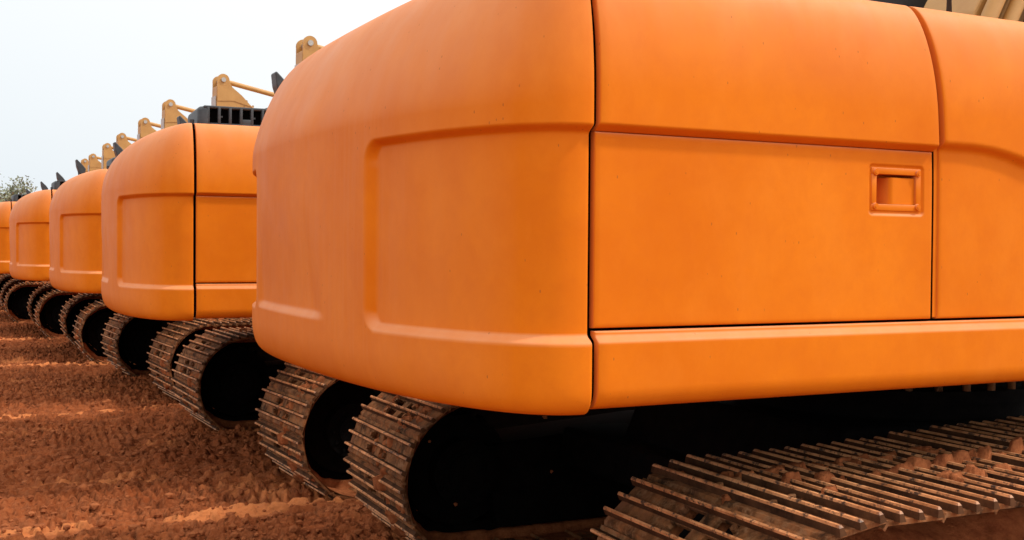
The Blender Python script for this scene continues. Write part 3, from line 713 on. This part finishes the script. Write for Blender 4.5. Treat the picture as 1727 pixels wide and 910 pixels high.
# ------------------------------------------------------------------ ground
def axis(parts):
    out = [np.array([parts[0][0]])]
    for a, b, n, g in parts:
        t = np.linspace(0, 1, n+1)[1:]
        out.append(a + (b-a)*(t if g == 1 else (np.power(g, t)-1)/(g-1)))
    return np.concatenate(out)
def ground_h(X, Y, lod=1):
    z = .05*(fbm(X*.35, Y*.35, 2, 3)-.5)
    near = sstep(-4, 0, X)*sstep(7.5, 5.5, X)*sstep(0, 2, Y)*sstep(56, 46, Y)
    z = z*(1-near*.6)
    ber = 0*X
    for k in range(-1, 12):
        yc = 6.52+4.46*k + .14*(fbm(X*.9, Y*0+k*7, 40, 2)-.5)*2
        ber = ber + np.exp(-((Y-yc)/.13)**2)*(.45+.95*vnoise(X*1.8, X*0+k, 50))
    z = z + .050*ber*near
    # track lanes with grouser prints leading in from the rear
    wob = .12*(fbm(X*1.2, Y*.8, 60, 2)-.5)
    pr = 0*X; lane = 0*X
    for y in ROWY:
        for sg in (-1, 1):
            m = sstep(.52, .42, abs(Y-(y+sg*YT)+wob)); lane = np.maximum(lane, m)
    ph = X/.0633 + .8*np.sin(Y*2.3) + .35*(Y % 4.4)
    pr = lane*(abs((ph % 1)-.5)*2)
    keep = sstep(.38, .62, fbm(X*1.6, Y*1.6, 70, 3))
    z = z - .03*lane*near + .034*pr*keep*near*sstep(.5, .1, ber)
    # oblique tyre lugs crossing the lanes
    cr = abs(((X*.5+Y*.86)/.11 % 1)-.5)*2; ck = sstep(.54, .66, fbm(X*.9+7, Y*.7, 80, 3))
    z = z + .022*cr*ck*near*sstep(.35, .05, ber)
    rough = (1-.35*lane)
    # tread marks: elongated wedges pressed at two angles, in patches, with smoother driven ground between
    def tread(ang, kx, ky, seed):
        c, n_ = math.cos(ang), math.sin(ang)
        u = (X*c+Y*n_)*kx + .5*fbm(X*5, Y*5, seed, 2); v = (-X*n_+Y*c)*ky + .5*fbm(X*5+4, Y*5, seed+1, 2)
        e, cc = worley(u, v, seed+2); return np.clip(e*4.5, 0, 1)*(.35+.65*cc)
    flat = 1-.95*np.clip(ber*2.6, 0, 1)
    p1 = sstep(.44, .58, fbm(X*.9+2, Y*.8, 170, 3)); p2 = sstep(.46, .58, fbm(X*.8+9, Y*.9, 175, 3))
    t1 = tread(1.25, 9, 24, 150); t2 = tread(-.55, 8, 22, 160); t3 = tread(.2, 17, 24, 165)
    hl = p1*.040*t1 + (1-p1)*p2*.036*t2 + (.25+.5*(1-p1))*.016*t3
    st = fbm(X*1.6, Y*12, 180, 4, True)
    z = z + near*flat*hl + near*.030*(st-.5)
    z = z + near*rough*(.030*(fbm(X*4, Y*4, 90, 4, True)-.5) + .012*(fbm(X*15, Y*15, 95, 3, True)-.5))
    z = z + near*.020*sstep(.60, .72, vnoise(X*22, Y*22, 97))*(1+vnoise(X*9, Y*9, 98))
    hollow_shade = near*flat*np.clip(p1*sstep(.30, .02, t1) + (1-p1)*p2*sstep(.28, .02, t2)+.5*sstep(.2, 0, t3)*(1-p1), 0, 1)  # mask for painted shade in the low spots between treads
    return z-.005, ber*near, hollow_shade
def build_ground():
    xs = axis([(-500, -6, 26, .02), (-6, -.6, 60, .15), (-.6, 2.9, 300, 1), (2.9, 8, 70, 3), (8, 500, 26, 60)])
    ys = axis([(-60, 3.5, 40, .05), (3.5, 5.2, 50, .3), (5.2, 11.5, 470, 1), (11.5, 30, 520, 3.2), (30, 60, 200, 2), (60, 900, 30, 40)])
    X, Y = np.meshgrid(xs, ys, indexing='ij'); Z, ber, hollow_shade = ground_h(X, Y)
    fd = sstep(60, 700, np.hypot(X, Y)); Z = Z*(1-fd)
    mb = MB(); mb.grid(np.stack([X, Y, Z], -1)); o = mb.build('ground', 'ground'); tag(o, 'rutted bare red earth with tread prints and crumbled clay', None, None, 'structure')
    sunlit_dry = np.clip(sstep(.40, .62, ber*(.62+.8*fbm(X*3, Y*9, 120, 4))) + .8*sstep(.62, .70, fbm(X*1.1+3, Y*1.3, 130, 4))*sstep(.45, .6, fbm(X*9, Y*12, 131, 3)), 0, 1)  # mask for painted sunlight along the berms and random dry patches
    sunlit_dry = np.clip(sunlit_dry*.85, 0, 1)
    a = o.data.attributes.new('hollow_shade', 'FLOAT', 'POINT'); a.data.foreach_set('value', hollow_shade.ravel().astype(np.float32))
    a = o.data.attributes.new('sunlit_dry', 'FLOAT', 'POINT'); a.data.foreach_set('value', sunlit_dry.ravel().astype(np.float32))
build_ground()
# clods
def build_clods(n=15000):
    ico = bmesh.new(); bmesh.ops.create_icosphere(ico, subdivisions=1, radius=1); ico.verts.index_update()
    V0 = np.array([v.co[:] for v in ico.verts]); F0 = np.array([[v.index for v in f.verts] for f in ico.faces]); ico.free()
    x = rng.uniform(-.8, 2.9, n); y = 4.8 + (rng.rand(n)**1.9)*26
    dens = fbm(x*1.5, y*1.5, 200, 3); keep = dens+rng.rand(n)*.25 > .55; x = x[keep]; y = y[keep]; n = len(x)
    z, _, _ = ground_h(x, y)
    r = .0035 + .020*rng.rand(n)**4 + .0004*y
    VV = V0[None]*(1+.45*(rng.rand(n, len(V0), 1)-.5)); VV = VV*(r[:, None, None])*np.stack([1+.5*rng.rand(n), 1+.5*rng.rand(n), .55+.5*rng.rand(n)], -1)[:, None]
    VV = VV+np.stack([x, y, z+r*.25], -1)[:, None]
    F = (F0[None]+(np.arange(n)*len(V0))[:, None, None]).reshape(-1, 3)
    me = bpy.data.meshes.new('clay_clods'); me.from_pydata(VV.reshape(-1, 3).tolist(), [], F.tolist()); me.materials.append(M['clay'])
    o = bpy.data.objects.new('clay_clods', me); COL.objects.link(o); tag(o, 'crumbled lumps of red clay strewn over the rutted earth', 'clay', None, 'stuff')
build_clods()

# ------------------------------------------------------------------ trees far off on the left
def tree(x, y, h, crown, label, mat, seed, nleaf=5200, lo=.25):
    r = random.Random(seed)
    root = bpy.data.objects.new('tree', None); COL.objects.link(root); th = R(ROT[k]); root.rotation_euler.z = th; root.location = (x+.42-(.42*math.cos(th)+W*math.sin(th)), y-W-(.42*math.sin(th)-W*math.cos(th)), 0); tag(root, label, 'tree', 'trees beyond the row')
    t = MB(); tips = []
    t.tube([(0, 0, -.2), (.1, 0, h*.25), (-.1, .1, h*.5), (0, 0, h*.8)], [.24, .18, .12, .04], 8)
    for i in range(22):
        z0 = h*r.uniform(.2, .7); a = r.uniform(0, 6.28); L = crown*r.uniform(.5, 1.); e = r.uniform(.3, 1.1)
        p = [(0, 0, z0), (math.cos(a)*L*.5, math.sin(a)*L*.5, z0+L*.3*e), (math.cos(a)*L, math.sin(a)*L, min(h*.98, z0+L*.8*e))]
        t.tube(p, [.07, .045, .015], 5); tips.append(p[2]); tips.append(p[1])
        for q in range(2):
            b = a+r.uniform(-1, 1); p2 = (p[1][0]+math.cos(b)*L*.45, p[1][1]+math.sin(b)*L*.45, p[1][2]+L*.4*r.uniform(.2, 1.2)); t.tube([p[1], p2], [.03, .008], 4); tips.append(p2)
    t.build('trunk', 'bark', root)
    rs = np.random.RandomState(seed); tips = np.array(tips + [(0, 0, h*.9)])
    c = tips[rs.randint(0, len(tips), nleaf)] + rs.normal(0, crown*.17, (nleaf, 3))*np.array([1, 1, .8])
    c[:, 2] = np.clip(c[:, 2], h*lo*rs.uniform(.6, 1, nleaf), h*1.05)
    d1 = rs.normal(size=(nleaf, 3)); d1 /= np.linalg.norm(d1, axis=1)[:, None]; d2 = np.cross(d1, rs.normal(size=(nleaf, 3))); d2 /= np.linalg.norm(d2, axis=1)[:, None]
    s = rs.uniform(.09, .2, nleaf)[:, None]
    V = np.stack([c-d1*s, c+d2*s*.5, c+d1*s, c-d2*s*.5], 1).reshape(-1, 3)
    MB().add(V, [tuple(range(4*i, 4*i+4)) for i in range(nleaf)]).build('crown', mat, root)
def at(px, Y):   # a point Y metres down the row seen at photo column px
    a = math.atan((px-863.5)/1893)+R(28.15); return math.tan(a)*Y
tree(at(-14, 118), 118, 9.2, 3.0, 'bushy olive green tree at the left picture edge', 'leaf', 3)
tree(at(14, 125), 125, 8.0, 2.3, 'rounded pale green tree right of the tree at the picture edge', 'leaf', 4, 4200)
tree(at(33, 132), 132, 7.6, 2.2, 'thin brownish nearly bare tree right of the green trees', 'leaf2', 5, 420)
tree(at(-44, 110), 110, 8.4, 3.0, 'wide green tree just outside the left picture edge', 'leaf', 6)

# ------------------------------------------------------------------ light
SUN_EL, SUN_AZ = 50, -32            # azimuth measured from +X towards +Y
w = bpy.data.worlds.new('World'); S.world = w; w.use_nodes = True; nt = w.node_tree; bg = nt.nodes['Background']
sky = nt.nodes.new('ShaderNodeTexSky'); sky.sky_type = 'NISHITA'; sky.sun_disc = False
sky.sun_elevation = R(SUN_EL); sky.sun_rotation = R(90-SUN_AZ); sky.dust_density = 6; sky.air_density = 1.2
tc = nt.nodes.new('ShaderNodeTexCoord'); sep = nt.nodes.new('ShaderNodeVectorMath'); sep.operation = 'DOT_PRODUCT'; sep.inputs[1].default_value = (.35, -.25, .95)
nt.links.new(tc.outputs['Generated'], sep.inputs[0])
rp = nt.nodes.new('ShaderNodeValToRGB'); e = rp.color_ramp.elements
e[0].position = .0; e[0].color = (8.2, 9.5, 10.3, 1); e[1].position = .55; e[1].color = (11.3, 11.5, 11.6, 1)
mp = nt.nodes.new('ShaderNodeMath'); mp.operation = 'ADD'; mp.inputs[1].default_value = .52; nt.links.new(sep.outputs['Value'], mp.inputs[0]); nt.links.new(mp.outputs[0], rp.inputs[0])
e[0].color = (6.9, 8.4, 9.5, 1); e[1].position = .56; e[1].color = (11.3, 11.5, 11.6, 1)
e2 = e.new(1.0); e2.color = (16.5, 16.3, 16.0, 1)
mx = nt.nodes.new('ShaderNodeMix'); mx.data_type = 'RGBA'; mx.inputs[0].default_value = .86
nt.links.new(sky.outputs[0], mx.inputs[6]); nt.links.new(rp.outputs[0], mx.inputs[7]); nt.links.new(mx.outputs[2], bg.inputs[0]); bg.inputs[1].default_value = .10
sl = bpy.data.lights.new('sun', 'SUN'); sl.energy = 2.3; sl.angle = R(5); sl.color = (1, .94, .86)
so = bpy.data.objects.new('sun', sl); COL.objects.link(so)
dirv = Vector((math.cos(R(SUN_EL))*math.cos(R(SUN_AZ)), math.cos(R(SUN_EL))*math.sin(R(SUN_AZ)), math.sin(R(SUN_EL))))
so.rotation_euler = (-dirv).to_track_quat('-Z', 'Y').to_euler()

# ------------------------------------------------------------------ camera
cam = bpy.data.cameras.new('camera'); co = bpy.data.objects.new('camera', cam); COL.objects.link(co); S.camera = co
cam.sensor_width = 36; cam.lens = 36*1893/1727; cam.clip_start = .05; cam.clip_end = 3000
co.location = (0, 0, HC)
yaw, pitch, roll = R(28.15), R(.97), R(.40)
f = Vector((math.sin(yaw)*math.cos(pitch), math.cos(yaw)*math.cos(pitch), -math.sin(pitch)))
q = f.to_track_quat('-Z', 'Y'); m = q.to_matrix().to_4x4() @ Matrix.Rotation(roll, 4, 'Z'); m.translation = co.location
co.matrix_world = m
cam.dof.use_dof = True; cam.dof.focus_distance = 4.6; cam.dof.aperture_fstop = 16
S.view_settings.view_transform = 'Standard'; S.view_settings.look = 'None'; S.view_settings.exposure = 0
S.cycles.max_bounces = 6
